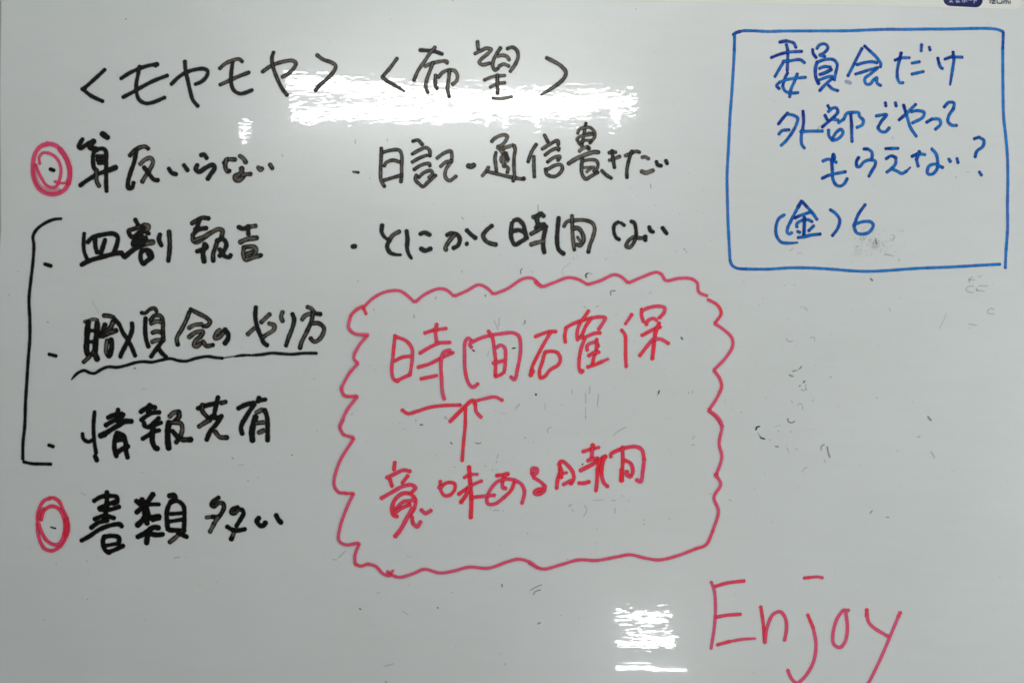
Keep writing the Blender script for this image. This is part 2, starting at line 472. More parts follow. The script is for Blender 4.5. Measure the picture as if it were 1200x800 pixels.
line('black line とにかく時間ない above the red cloud', 'black', 4.6, 0.92, [
 ('bullet', R, "w5 112 420 140 416"),
 ('と', R, ">.7 410 205 405 270 430 320 470 350; d.6 585 268 520 305 480 360 ; >.6 480 360 460 420 490 480 545 500 600 503"),
 ('に', R, ">.7 655 260 665 350 660 430 675 490 705 540; 790 295 835 280 890 303; w5 800 440 840 460 900 440"),
 ('か', R, "1060 305 1110 285 1170 305 1190 350 1170 410 1125 435; d.6 1145 295 1080 370 1045 440 1055 455; 1259 392"),
 ('dash of か', U, "145 255 190 300 235 335"),
 ('く', U, "d.8 400 210 340 260 310 310 340 365 390 390 440 400"),
 ('時', U, "600 180 590 260 595 340 630 400 690 370 755 330; 615 160 660 150 710 195 730 260 740 315; 610 265 670 255 720 275; d.6 810 125 860 110 ; d.6 890 85 920 115; d.8 w5 880 90 850 140 860 200 840 235; d.7 790 295 850 260 900 230; 945 215 930 270 915 350 915 430 925 480; d.4 790 400 850 380 920 365; w5 860 205 925 200"),
 ('間', V, "38 120 28 220 22 330 38 420 85 460; w4 d.6 85 205 115 160 200 145 280 145 350 170 375 220 360 300 330 380 315 445; w4 d.6 162 100 165 180 170 300 185 425; d.7 180 220 220 220 260 270 270 330 240 380 205 372; w3 d.5 250 360 212 300"),
 ('な', V, "w3.4 d.7 655 195 620 168; w3.8 600 160 560 190 555 250 575 305 608 328; w4 715 155 745 170 760 220 765 280; w4 d.7 850 310 800 312 740 305 690 340 672 390 700 400 735 365 760 310; w4.6 850 295 850 335"),
 ('い', V, "w4.2 885 205 900 245 925 255; w4.2 1010 215 1035 250 1052 272")])
line('tall black bracket joining three lines at the left', 'black', 3.5, 0.9, [
 ('long bracket', (0, 0, 1.0), "<.8 72 256.3 62.7 257.3 52 262 42.7 269.3 38.7 277.3 39.7 286.7 38.7 306.7 36 330 34 350 35 374 35 397 33.3 419 31.3 450 30 470 29 500 27 518 26.7 538; 27.5 540.8 38 543 50 543.3 60 543.6")])
X = (20, 240, 7.5); Y = (130, 250, 11.43); Z = (170, 240, 7.5)
line('black line 皿割報告 at the top of the bracket', 'black', 4.8, 0.98, [
 ('bullet', X, "w4 242 520 300 538"),
 ('皿', X, "w4 590 250 585 330 590 410 615 475; 620 330 660 290 740 265 850 255 885 285 880 340 855 410; 685 300 690 370 705 420; 775 305 755 370 735 430; w5 565 528 640 490 760 455 880 425 925 425"),
 ('割', Y, "130 520 180 585; w4.6 325 80 360 150; d.8 245 270 240 230 290 215 380 185 450 155 ; d.5 w5 450 155 500 165 500 205 450 240; 250 290 290 318 345 290 380 250; w5.5 430 190 410 260 370 330; w4 480 270 515 272; w6.5 300 420 350 370 420 335 465 340; w5.5 185 585 260 520 360 450 450 410; d.4 w6.5 470 400 565 385; w6.5 310 390 440 390; 420 490 398 560 410 640 440 675 480 640 550 590 540 530 490 490 430 500; w5.2 500 530 530 590; 660 280 645 350 680 435; d.85 780 240 790 400 785 520 770 640"),
 ('報', Z, "d.8 410 165 460 135 500 115 560 120; 480 130 460 190 440 220; 430 250 480 215 540 205; d.7 420 260 425 320 455 328 520 290 560 255; w5 d.7 440 310 520 280 590 240 650 215 680 230 670 290; 520 345 545 370 490 400 455 410; w5.4 530 350 510 420 520 500; d.8 640 310 620 370 600 430 600 495; 630 315 690 305 715 350 690 410 655 450; 655 390 700 450 740 460 755 440"),
 ('告', Z, "820 195 860 210 900 200; d.4 910 195 975 185; 905 185 908 260; d.5 w5.4 835 330 890 305 985 290; d.6 w5 870 370 865 430 885 480 940 460 975 400 960 370 890 370; d.6 w5 900 430 950 410; d.4 890 480 960 460 1010 446; w4.6 d1 1018 443 1024 443")])
AA = (90, 360, 11.43); BB = (160, 350, 8.89); CC = (270, 345, 8.89)
line('black underlined line 職員会のやり方 in the bracket', 'black', 4.6, 0.95, [
 ('bullet', (20, 350, 7.5), "w3.8 280 487 345 503"),
 ('職', AA, "w3.6 d.4 100 195 150 180 230 160 280 175; w6 155 200 140 330 135 450 130 560 145 630; w6 275 210 270 330 255 450 245 590; w4 160 315 250 310; w4 160 465 250 455; d.6 90 735 150 680 190 630; w6 d.8 220 600 250 640 275 695; d.6 360 110 430 115 500 135; w5.4 d.8 380 230 350 320 325 390; w5.6 d.7 490 190 440 290 340 360; d.8 w5.6 350 385 440 340 530 310; d.6 w4.5 410 440 395 530 400 610 425 650; w5.5 460 430 470 520 450 620 430 655; w4.4 510 160 570 230 620 340 690 440 740 540 785 650; w4.8 740 210 745 290 710 400 660 500 600 620 585 665"),
 ('員', BB, "w4 d.8 50 145 90 150 140 110 190 100 210 135; 95 200 90 300 100 420 125 500; d.8 145 225 190 175 250 180 275 240 275 330 280 430; d.5 150 260 210 235 250 240; d.7 165 355 210 340 260 350; d.5 160 450 220 430 290 430; 270 440 210 520 150 605; 230 520 270 570 310 605"),
 ('会', BB, "d.75 550 140 520 220 470 320 420 410 430 480; d.75 560 110 640 150 730 200 765 240 740 280 690 285; d.4 545 305 600 275 680 265; d.6 w5 545 400 620 350 690 345 670 390 620 430 600 480 630 495 670 460; d.7 690 440 730 490 800 480"),
 ('の', BB, "d.6 w5 870 325 830 360 820 410 860 400 900 360 925 330; w5.2 920 320 955 370 950 420 920 465"),
 ('や', CC, "265 130 260 230 280 340 320 440 350 505 385 530; d.4 180 415 250 350; d.4 320 290 410 205; d.45 400 300 460 325 450 370 390 410 345 440"),
 ('り', CC, "d.4 545 180 530 230 545 280; d.8 645 200 665 260 645 350 610 440 578 535"),
 ('方', CC, "d.5 800 130 840 145 870 180; d.5 745 265 780 220 850 195 ; 900 200 940 205; d.75 865 190 840 290 790 400 740 500 725 560; d.7 860 300 920 300 975 350 960 420 910 480 870 490 835 455")])
line('wavy black underline below 職員会のやり方', 'black', 3.3, 0.95, [
 ('underline', (0, 0, 1.0), "<.35 83.5 445 90.7 437.3 98.7 434 105.3 436.7 110.7 437.3 118.7 432.7 126.7 429.7 137.3 430.3 148 428 158.7 424.7 168 423.6 178 424.2 188 422 199.4 420 209.5 422.5 218.5 423 229.7 419.7 243.2 417.5 252.2 418.8 261 419.7; w1.6 a.7 <.8 259 420 270 418 280 417.2; <.4 >.6 275 417.5 281 416.5 293 415.9; <.5 292 416.4 307 415.3 318.4 413.6 328.5 414.2 342 415 355.5 413.8 371.2 413.8")])
DD = (10, 460, 7.06); EE = (100, 470, 10.667); FF = (160, 465, 11.43); GG = (160, 460, 7.06)
line('black line 情報共有 at the foot of the bracket', 'black', 5.0, 1.0, [
 ('bullet', DD, "w3.8 332 432 372 446"),
 ('情', DD, "w4 612 335 620 380 660 405 700 388; w4 712 155 703 280 710 400 725 500; w5 715 520 732 560"),
 ('right side of 情', EE, "280 205 350 175 460 155; 410 100 405 180 400 250; 255 300 340 250 450 200 480 160; w6.4 190 430 240 410; w5.4 240 408 330 350 430 290 ; w5.6 430 285 500 250 580 250; 400 390 370 480 365 580 390 690; 410 400 480 430 505 520 510 620 530 705; w6 390 480 470 470; 400 640 470 590 540 560"),
 ('報', FF, "w5 55 200 110 160 170 130 250 140; 175 105 180 150 150 210; w4.6 60 310 140 250 220 210 310 205; 100 340 110 385 170 400 240 340 300 280; w4.6 190 395 260 370 335 340; w4.6 80 560 160 510 240 460 310 445; w5.6 230 370 215 480 215 600 260 685 285 690; w6.2 435 335 420 460 420 580 432 685; d.4 w5.4 445 260 500 210 570 200; d.8 w5.4 570 210 570 260 520 320; w5 d.7 480 340 590 350 615 410 590 520 530 610; 480 450 540 520 600 565; d.6 w5.4 620 570 700 570; w6 715 570 730 568"),
 ('共', GG, "505 130 560 110 640 90; d.7 700 85 740 75; d.8 545 95 545 150 590 205; 675 35 655 120 640 200; d.6 515 280 570 245 610 225; w6 620 200 690 210; 705 190 660 260 610 320 580 390; d.7 650 320 690 365 750 370"),
 ('有', GG, "840 130 900 100 970 82; 1015 40 1000 75; w4.6 1010 65 1070 55; 975 95 930 160 885 235; 882 235 865 290 875 340; w6.4 985 200 965 270 955 330 960 395; d.4 w5 990 165 1040 140; d.9 1060 140 1080 200 1085 300 1085 395; d.5 1000 250 1050 245; d.5 1010 330 1055 310")])
HH = (30, 560, 7.5); II = (150, 560, 8.0); JJ = (240, 570, 10.0)
line('black line 書類多い beside the lower red ring', 'black', 4.7, 1.0, [
 ('bullet', HH, "w3.2 <.5 >.6 d.8 218 428 265 441"),
 ('書', HH, "600 200 660 165 740 155 800 165 805 205 770 225; w5 715 120 715 200 705 300 690 370; 645 265 700 240 790 205; 650 275 740 275 825 250; 605 360 690 330 780 350; 575 435 640 390 720 370; 490 548 560 510 650 450 740 415 830 405 848 425; 690 510 680 560 700 630 740 655; 690 515 760 505 820 520 820 575; w4 700 592 815 572; 720 650 780 630 860 592"),
 ('left side of 類', II, "w5.4 75 210 110 240; w5.6 235 150 200 200 150 260 80 320; w6 130 200 170 270 160 330; w4.2 120 255 200 245 295 245; w6 175 300 185 340 150 380 90 440; w6 150 365 220 370 295 358; w6 170 370 180 425; w5 230 390 295 372; w5.4 90 550 150 520 240 460 290 465; w5.6 215 470 185 540 175 608; w5.2 210 520 270 530 330 525"),
 ('right side of 類', II, "w5.6 d.8 385 165 430 160 440 190 405 225; w5 400 220 370 290 365 400 375 480; w4.6 405 215 470 215 520 260 530 350 525 480; w4.2 400 335 530 325; w4.2 390 405 520 385; w5 390 485 530 490; d.6 500 500 440 560 390 600; 470 510 555 550"),
 ('多', JJ, "d.8 165 125 100 170 80 210 110 230 160 190 210 195 225 240 190 320 150 365; d.35 110 430 60 530; w4.2 d.4 15 360 90 350 ; 90 352 170 352; d.35 150 365 110 430; d.8 390 240 330 260 310 300 350 310 400 265 440 270 ; 440 270 455 310 420 380 370 460; d.3 355 500 318 600; w5 d1 305 608 320 612; 260 465 320 500 390 510 475 495"),
 ('い', JJ, "w5.2 635 365 610 400 650 455 685 455 712 420; w5.2 835 330 860 380 895 420")])

RA = (440, 370, 4.443); RB = (540, 370, 8.571); RC = (660, 350, 8.0)
line('red line 時間確保 in the upper half of the cloud', 'red', 3.7, 0.55, [
 ('時', RA, "d.7 102 100 92 200 ; d.3 92 200 85 290 95 330 120 340; d.6 105 340 180 305; d.4 110 110 160 130 190 170 192 220 180 310; d.5 100 235 140 215 185 210; d.6 255 90 300 75; d.3 300 75 370 65; d.6 w4.2 320 42 312 80; d.3 312 80 318 135; 230 195 280 165 330 140 ; d.3 330 140 390 138; 220 268 280 250 340 220 ; d.3 340 220 405 190; 235 328 320 310; d.2 390 178 355 190 342 240 345 330 350 400 360 435"),
 ('間', RB, "d.3 110 250 75 225 45 260 38 400 45 560 80 680 120 715 175 680; d.2 110 320 90 285 160 240 260 205 400 180 520 170 580 200 600 280 595 400 570 530 540 640 500 610; d.5 275 150 315 210 335 330 350 460 345 600; d.2 355 320 400 295 440 320 450 420 440 540; d.6 320 475 430 450; d.7 440 560 400 590 345 610"),
 ('石', RB, "d.8 745 210 820 180 890 160 960 158; d.8 900 170 840 270 770 400 715 520 700 600; w5 d.8 725 550 700 600; d.8 845 360 820 460 790 560 800 620 840 610 900 540 980 490 1000 430 970 370 900 355 845 365"),
 ('right side of 確', RC, "d.8 20 275 80 240 170 205 270 180; d.6 25 280 15 350 20 410; d.8 240 110 200 170 150 240 ; d.3 150 240 130 320 135 390; d.8 250 200 210 260 180 330 160 365; d.5 160 365 215 355 290 325 350 320; d.4 270 180 340 170 395 180 370 230 330 290; d.8 205 370 170 460 150 560 ; d.5 150 560 150 650 170 690 185 670; d.3 225 485 225 440 260 415 310 410 330 450; d.8 315 375 310 480 285 560 275 610; 235 535 290 505 340 500; d.7 225 640 290 620 360 590 ; d.3 >.6 360 590 425 562"),
 ('保', RC, "d.6 >.7 645 145 615 190 580 240; d.7 545 290 580 340 585 430 585 540 590 640; d.7 735 95 735 160 755 220; d.4 740 110 800 85 880 70 950 85 945 130 900 180; d.3 780 245 790 210 840 185 880 200; d.7 735 345 800 310 860 280 ; 860 280 915 265; d.9 w4.3 900 225 865 320 850 430 835 565; d.5 840 380 790 440 715 535; d.3 860 375 920 380 990 420")])
RD = (400, 460, 5.0)
line('red bar with an upward arrow between the two red lines', 'red', 3.7, 0.6, [
 ('bar', RD, "355 100 390 122 440 110 520 85 600 75 700 72; d.4 w3.4 780 50 840 35 900 25 945 45"),
 ('arrow head', RD, "w4.2 d.9 635 170 680 125 720 85 770 45 785 70; d.5 785 70 790 110 820 145"),
 ('arrow shaft', RD, "w3.6 d.7 727 90 725 200 715 300 708 400")])
RE = (430, 530, 7.273); RF = (550, 530, 10.0); RG = (640, 515, 8.571)
line('red line 意味ある時間 in the lower half of the cloud', 'red', 4.0, 0.5, [
 ('意', RE, "d.8 238 80 230 150; d.3 165 215 230 185 310 150 370 160; d.6 350 195 300 260; d.7 195 225 215 290; d.4 120 390 200 345 300 290 380 275 415 300 390 330; d.6 w4.4 370 345 300 350 240 400 215 470 225 530 260 545; d.7 370 345 415 400 405 470 370 530; d.3 245 480 310 420 370 410 410 400; d.7 240 510 300 470 370 440; d.4 w4.6 390 470 340 560 290 650 240 715; d.8 385 545 390 600 ; d.2 390 600 430 630 460 585; d.2 460 485 500 515 550 490"),
 ('味', RE, "d.8 w3.6 625 240 630 320 660 365 710 360 750 310 745 265 690 255 625 290; w3 605 300 650 285; d.9 w4.6 870 120 880 250 890 400 885 555; d.6 w3.4 825 215 870 190; d.3 w3.2 890 185 945 185; d.8 780 355 860 300; d.5 w3.4 860 300 920 265 980 240; d.8 w4.4 870 310 840 370 800 425; w3.6 890 380 950 375 1090 362"),
 ('あ', RF, "d.8 w4 315 270 380 262 460 250; d.8 445 240 400 300 385 340; d.4 385 340 395 410 430 420; d.7 w3.8 530 340 490 440 400 530; d.4 w3.6 400 530 300 600 220 600 205 540 250 430 330 340 430 310 530 320; d.4 w3.8 530 320 610 370 645 450 635 530 615 595"),
 ('る', RF, "w4.4 d.5 735 250 740 190 785 190 790 230 740 270; w3.6 750 290 830 340 885 390 ; w4.8 d.7 885 390 870 450 800 485 765 470 790 440 850 430"),
 ('日 of 時', RG, "d.9 w4.4 130 240 145 300 ; d.6 145 300 115 400 105 490; d.6 135 230 160 215 220 260 270 330 275 400 245 445; d.3 w3 150 340 210 330; d.9 w4.6 150 380 150 300; d.5 170 450 250 410"),
 ('寺 of 時', RG, "d.8 w4 365 120 450 95 ; d.4 w3.4 450 95 535 75; d.9 w5 468 50 465 90; 465 90 455 190; d.3 415 210 480 190 520 185; d.6 w4.4 340 310 420 270 500 225 ; w4.8 d.9 500 225 600 165; d.5 325 435 380 435 435 420; d1 w6 545 200 525 300; d.6 515 300 510 430 500 515; d.9 w4.6 590 165 560 260 555 350; d.4 555 350 580 430 620 470"),
 ('間', RG, "d.8 650 175 650 145 720 105 765 90; d.5 765 90 800 80 900 70 960 100 985 200; d.3 985 200 970 320 950 420 905 400; d.8 765 70 770 200 765 300; w5.4 d1 760 300 757 410; d.7 790 205 850 240 870 320 850 370; d.3 w4.6 850 370 810 350 810 315")])

BA = (890, 40, 9.23); BC = (1010, 40, 8.571)
line('blue line 委員会だけ at the top of the blue box', 'blue', 3.5, 0.6, [
 ('委', BA, "d1 w3.8 215 90 290 75; d.5 290 75 370 100 395 150; 290 110 305 180 305 280 300 400; d1 125 258 220 220 300 200; d.5 300 200 340 195 460 190; d.6 270 290 220 370 165 465; d.4 250 300 340 290 440 280 490 315; d.8 410 430 380 510 ; d.3 380 510 340 600 325 685; d.9 305 420 270 490 250 570 ; d.4 250 570 280 620 350 640 420 635; d.7 215 595 185 560 220 520 ; d.3 220 520 320 490 500 470"),
 ('員', BA, "d.8 575 165 580 210 615 260; d.5 620 160 650 120 710 110 740 150 700 205 650 230 710 245; d.8 w4 625 300 605 370 610 470 640 540; d.6 620 310 700 280 800 280 840 330 825 420 ; d.3 825 420 810 500; d.4 645 375 700 355 770 360; d.7 w4 650 440 700 425 780 385; d.4 640 500 740 465 790 460; d.5 790 480 710 550 650 615; d.6 745 555 790 595 850 615"),
 ('会', BC, "d.6 2 144 -44 232 -100 344 -141 423; d.8 25 120 90 180 ; d.4 90 180 150 240 190 300 185 335; d.5 -53 310 20 290 100 280 155 290; d.6 -67 405 0 385 80 360 160 340; d.3 150 350 90 400 30 450 40 500 80 505 120 460 150 440 150 490 190 520"),
 ('smudge left of 会', BA, "a.35 w4.6 935 515 985 530"),
 ('だ', BC, "d1 330 265 390 240 ; d.2 400 240 480 240; d1 w4 395 190 375 270 ; d.6 375 270 355 370 355 440 ; d.2 355 440 380 490 415 490; d.4 500 295 580 280; d.4 500 405 620 378; d.4 600 105 595 175; d.5 675 130 685 165"),
 ('け', BC, "d1 762 240 775 300 ; d.4 775 300 790 335 812 350; d.9 830 255 900 230 ; d.3 900 230 1010 235; d.9 915 180 925 260; d.5 >.6 925 260 905 390 885 515")])
BD = (900, 115, 9.23); BE = (1010, 110, 7.275); BF = (940, 165, 13.33)
line('blue line 外部でやって second in the blue box', 'blue', 3.6, 0.5, [
 ('外', BD, "d.9 110 285 160 220 215 160; d.4 215 175 280 190 320 220 305 290 250 390 190 470 ; d.1 190 470 140 515; d.4 115 395 150 355 230 345; d.9 378 140 385 250 375 340; d.3 370 340 360 420 365 500 395 545; d.3 350 365 450 360 590 358"),
 ('部', BD, "d.6 645 80 665 115; d.6 615 185 640 235; d.5 650 150 700 110 740 110 755 150 720 200 ; d.8 720 200 650 260 585 315; d.1 760 270 820 230; d.4 820 230 850 170 920 155 ; d.2 920 155 980 160 990 200 1030 240 1020 290 960 320; d.2 700 230 760 240; d.5 655 345 660 410 700 460; d.3 700 460 760 440 810 380 790 340 740 370 700 430; d.8 895 180 905 300 ; d.4 905 300 905 400 908 475"),
 ('で', BE, "d.6 120 190 210 180 170 230 135 290 ; d.3 135 290 160 320 200 325 235 290; 200 75 205 108; 285 75 293 108"),
 ('や', BE, "d1 355 95 380 180 ; d.3 380 180 415 290 465 365; d.9 315 225 380 170; d.4 380 170 460 90; d.3 420 155 470 145 530 160 520 200 430 250"),
 ('っ', BE, "d.6 550 245 600 215 ; d.3 600 215 660 220 670 260 625 305"),
 ('て', BE, "d.6 700 115 740 75 785 80 780 130 ; d.4 780 130 740 190 735 240 770 270 810 270")])
line('blue line もらえない？ third in the blue box', 'blue', 3.6, 0.5, [
 ('も', BF, "d.3 320 320 400 290 480 310 535 340; d.7 w4 490 210 465 330 470 460; d.4 470 460 480 600 530 690 590 710 650 680 705 590; d.9 310 590 400 545 ; d.4 400 545 500 520 680 485; d.8 485 210 505 250 500 290"),
 ('ら', BF, "d.9 960 130 1010 130; d.4 1020 125 1080 170 1095 210 1090 265; d.9 885 260 850 320 850 400 ; d.5 850 400 890 410 970 330 1060 300 1140 320 1140 380 1090 470 1040 560"),
 ('え', BE, "d.9 200 468 250 467; d.4 250 467 310 466; d.7 205 555 250 530 290 545 ; d.4 290 545 285 600 250 640 210 670; d.3 250 640 300 660 340 680 380 660 ; >.5 380 660 415 625"),
 ('な', BE, "d.7 425 535 480 510 ; d.1 480 510 540 520; d.6 w4 490 490 465 560 ; d.3 465 560 480 620; d.7 595 470 ; d.4 595 470 630 510 645 570 640 640 600 685 560 680 570 620 620 600 690 630"),
 ('い', BE, "740 555 755 580; 810 550 820 590"),
 ('question mark', BE, "d.9 955 385 1000 370; d.5 1000 372 1040 400 1030 450 980 490 965 540; d.4 1000 665 1020 695")])
BG = (890, 235, 7.5); BH = (900, 235, 16.0)
line('blue line (金)6 at the foot of the blue box', 'blue', 3.6, 0.5, [
 ('opening parenthesis', BG, ">.6 220 125 170 160 145 230 150 310 190 365 250 375 335 370"),
 ('金', BH, "d.9 w4.2 630 10 560 130; d.5 560 130 470 300 370 500 ; d.2 370 500 360 590 400 630 450 600; d.9 640 20 730 120; d.4 730 120 830 230 920 360; d.9 500 330 580 290 ; d.4 580 290 700 250 820 210; d.4 540 500 540 440 620 380 740 360 830 400; d.8 w4 680 310 680 450 670 660; d.2 550 580 600 600; d.6 860 470 760 570; d.6 w3.8 560 695 680 680 800 650 980 630"),
 ('closing parenthesis', BG, "620 80 670 115 705 170 690 240 640 310"),
 ('6', BG, "d.6 930 35 870 120 830 220; d.3 830 220 850 280 890 295 960 280 1000 220 980 190 920 185 830 210")])
line('large pink word Enjoy at the lower right', 'red', 3.5, 0.0, [
 ('E', (820, 660, 5.714), "w3.2 d-.3 75 120 95 170 105 280 98 420 75 570; d.5 105 152 180 130 300 115; d.4 110 358 180 345 275 338; d.5 115 543 200 520; d0 w3 >.5 200 520 290 505 375 500"),
 ('n', (820, 660, 5.714), "d.7 408 285 425 400 435 530; d.1 435 530 450 430 490 340 540 322 575 370 580 440 567 515"),
 ('j', (820, 660, 5.714), "d.6 722 340 760 430; d-.1 760 430 778 540 760 660 700 760 650 797 615 770 588 710"),
 ('bar of j', (820, 660, 5.714), "w3.4 d.6 697 97 730 93; w3 d.1 730 93 790 88 825 95"),
 ('o', (930, 660, 5.714), "d.3 370 312 330 312; d-.1 330 312 290 370 262 480 270 540 310 560 345 520 360 430 350 330"),
 ('y', (930, 660, 5.714), "w4 d.6 490 305 490 350; d.1 490 350 505 395 540 430 630 485; w4 d.3 715 325 700 355; w3.3 d-.2 700 355 640 500 570 660 500 800 470 850")])

rng = random.Random(11)
for label, colour, w, d, chars in LINES:
    root = empty('text_line')
    first = chars[0]
    on_board(root)
    tag(root, label)
    for cname, frame, txt in chars:
        ink = Inker(rng)
        parse(txt, frame, w, d, rng, ink, halo=0.16 if colour == 'red' else 0.0, ink_key=colour,
              edge={'black': 0.75}.get(colour, 0.65))
        o = ink.build('bullet' if cname == 'bullet' else 'character', M_INK[colour], root)
        tag(o, ('%s marker stroke: ' if cname in ('bullet', 'bar', 'underline', 'long bracket') else '%s handwritten character ') % colour + cname)

# rings, cloud and box
def drawing(name, label, colour, w, d, items, rng):
    ink = Inker(rng)
    for frame, txt in items:
        parse(txt, frame, w, d, rng, ink, halo=0.20 if colour == 'red' else 0.0)
    o = on_board(ink.build(name, M_INK[colour]))
    return tag(o, label)

drawing('drawn_ring', 'doubled pink-red ring round the upper bullet', 'red', 4.6, 0.0, [
 (F, "200 140 130 165 85 225 65 310 65 400 85 480 130 545 200 580 280 578 345 540 380 480 390 400 375 300 330 220 280 165 220 142 180 142; a.75 d.2 w5.5 300 185 350 260 385 350 388 420 375 490;"
     "w3 a.8 125 320 120 260 150 222 200 220 ; w3.2 200 220 250 245 290 290 310 350 308 420 290 480 270 515 230 525 180 500 140 440 105 370 88 320; w2.6 d.3 >.6 255 470 300 485 365 483; a.35 w5 85 330 80 400 105 480 150 530 220 560 300 550")], rng)
drawing('drawn_ring', 'doubled red ring round the lower bullet', 'red', 3.8, 0.45, [
 (HH, "d.2 215 175 160 200 115 280 105 380 110 480 130 560 170 620 230 640 ; 230 640 290 610 340 550 375 460 370 370 330 280 290 200 240 172 205 178;"
      "d.5 135 370 160 290 210 250 260 250 310 290 340 360 345 450 330 530 ; d.3 330 530 290 580 240 580 180 540 140 470 115 400; a.8 w4 d.6 355 350 365 430 350 500; a.7 w3.4 120 360 125 310 160 265")], rng)
C1 = (390, 310, 4.2125); C2 = (620, 310, 4.212); C3 = (390, 490, 4.0); C4 = (620, 480, 3.808)
drawing('drawn_cloud', 'scalloped pink-red cloud outline round the red writing', 'red', 3.1, 0.1, [
 (C1, "d.6 165 245 150 212; d.2 150 212 200 165 260 135 330 130 370 155 402 185; 408 185 450 150 520 120 560 125 597 155; 603 155 660 130 720 100 760 115 792 145; 798 145 860 120 940 70 985 68 1030 108"),
 (C2, "62 108; 30 85 45 100 65 108 120 90 190 65 240 72 288 98; 292 98 350 80 420 50 455 60 488 90; 492 90 550 65 630 38 655 50 675 78 740 68 800 70 830 90 838 135 880 155; d.5 882 172 930 200 948 240 918 288; 915 290 960 320 1000 360 1005 400 970 460 912 520; d.3 912 522 940 560 950 600 925 660 888 716; 888 718 930 760 955 800"),
 (C4, "800 2 840 30 860 70 848 150 860 210 835 290; w4.4 d.1 830 288 838 292; 833 290 855 330 825 390 845 450 820 540 ; d.4 820 540 790 600 740 620; 740 620 660 650 580 668 520 660 450 645 390 655 300 670 220 668 140 690 60 708 0 680"),
 (C3, "d-.1 960 700 920 670 870 658 820 670 730 700 640 695 560 715 500 722 430 705 380 725 320 742 290 738 255 715; w2.2 d.4 255 738 285 710; d0 270 735 240 728 200 690 165 680 ; d.4 165 680 130 690 105 680; 105 680 105 640 125 585; 122 582 60 590 30 570 35 510 70 410 98 352; d.4 98 350 60 350; 60 348 30 345 8 310 30 210 100 92; d.3 97 88 50 75 ; 50 75 35 40 50 5"),
 (C1, "w3.2 35 800 70 720 122 650; d.3 120 648 60 645 42 610; 42 610 80 540 125 487; 125 485 105 460 130 400 173 348; 175 345 110 340 80 310 90 250 ; d.4 90 250 115 225 150 205")], rng)
drawing('drawn_box', 'light blue hand-drawn box round the blue note', 'blue', 3.3, 0.12, [
 ((0, 0, 1.0), "d1 w3.8 859 41 863 38.5 867 37.3; d.5 866 37.5 872 36.4 885 36.5; 885 36.5 900 37.3 917 36.8 955 36.6 995 36.4 1020 35.3 1041 34.7 1060 34.8 1088 34.4 1110 34.4 1140 33.7 1160 33.8 1170 35.2 1175.5 37.5;"
  "d.5 860.8 42 860.5 60; 860.5 60 859.4 80 857.5 110 855.5 136 853.6 175 852 206 852.4 235 853.2 262 854.7 291 855.5 305 ; d.4 855.5 305 858 311 864 314.4 875 315.3;"
  "875 315.3 900 315.4 925 313.9 950 314 975 315.5 1000 317.5 1020 318 1040 317 1075 314.5 1112 313 1150 310.8 1172 309.6;"
  "d.6 1175.7 38.5 1175 58; 1175 58 1175.2 97 1176 136 1178.5 160 1180.4 183 1181 214 1180.5 240 1180.7 265 1180.3 275 1178.8 295 1178 314")], rng)

# ---------------------------------------------------------------- residue of wiped writing
res = Inker(rng)
def marks(frame, txt, w=1.1, a=0.38):
    parse(txt, frame, w * 0.9, 0.7, rng, res, alpha=a, edge=0.55, enddot=0.1)
    res.k = res.k % 12
marks((600, 440, 4.0), "w2.4 a.9 112 88 113 90; 280 65 283 85; a.35 345 80 345 130; a.25 345 145 345 205; 365 50 362 85; 405 85 400 145; w1.7 a.8 690 70 686 84; 682 88 680 95; a.3 155 130 155 160; 828 75 828 85; 845 70 846 85; 170 268 165 252 185 240; 475 280 495 262 535 240; 855 280 845 298; w1.5 265 612 280 602; 283 625 287 637; 340 605 350 630 335 660; 465 583 485 585; a.4 482 620 483 645; 512 560 518 565; 545 585 550 588; 615 675 622 675; 615 695 622 695; w2 a.9 329 413 332 415; 925 553 932 553; 1015 580 1030 585; a.9 1145 250 1150 240 1162 238; a.9 1160 280 1168 292 1185 295; a.35 735 665 740 672; a.3 395 715 400 720; 70 735 75 740; 60 290 64 292; a.25 10 155 35 135; a.3 380 582 430 582; a.35 840 325 855 323")
marks((860, 420, 4.0), "255 75 268 85 282 82; 275 62 300 52 ; 305 50 318 35; w1.6 325 110 335 105; 305 130 312 125; 312 148 322 143; a.4 335 120 338 145; 268 198 275 207; 298 220 305 210 318 215 322 240; w1.3 a.7 252 280 255 295 272 300 286 292; w1.5 a.95 103 335 105 322 118 317; a.4 112 345 118 360; w1.4 a.8 125 370 145 377; 165 378 172 382; w1.5 a.7 193 410 208 413; a.35 248 415 255 437; 205 337 212 340; 262 340 270 343; 287 423 298 423; a.7 408 428 410 410 424 402; w1.4 a.7 437 412 442 440 450 462; 422 473 428 485; a.35 317 530 330 515 342 507; w1.4 a.65 908 270 925 290; w1.5 858 368 872 363; w1.3 922 435 932 450 940 465; a.35 663 182 675 184; a.75 637 725 648 710; a.7 712 742 726 742; 452 86 455 88; 142 537 145 539; a.2 190 320 218 310; 365 200 372 192; 588 500 590 502; a.3 30 250 36 255; a.3 765 430 767 435; a.3 1020 527 1023 528")
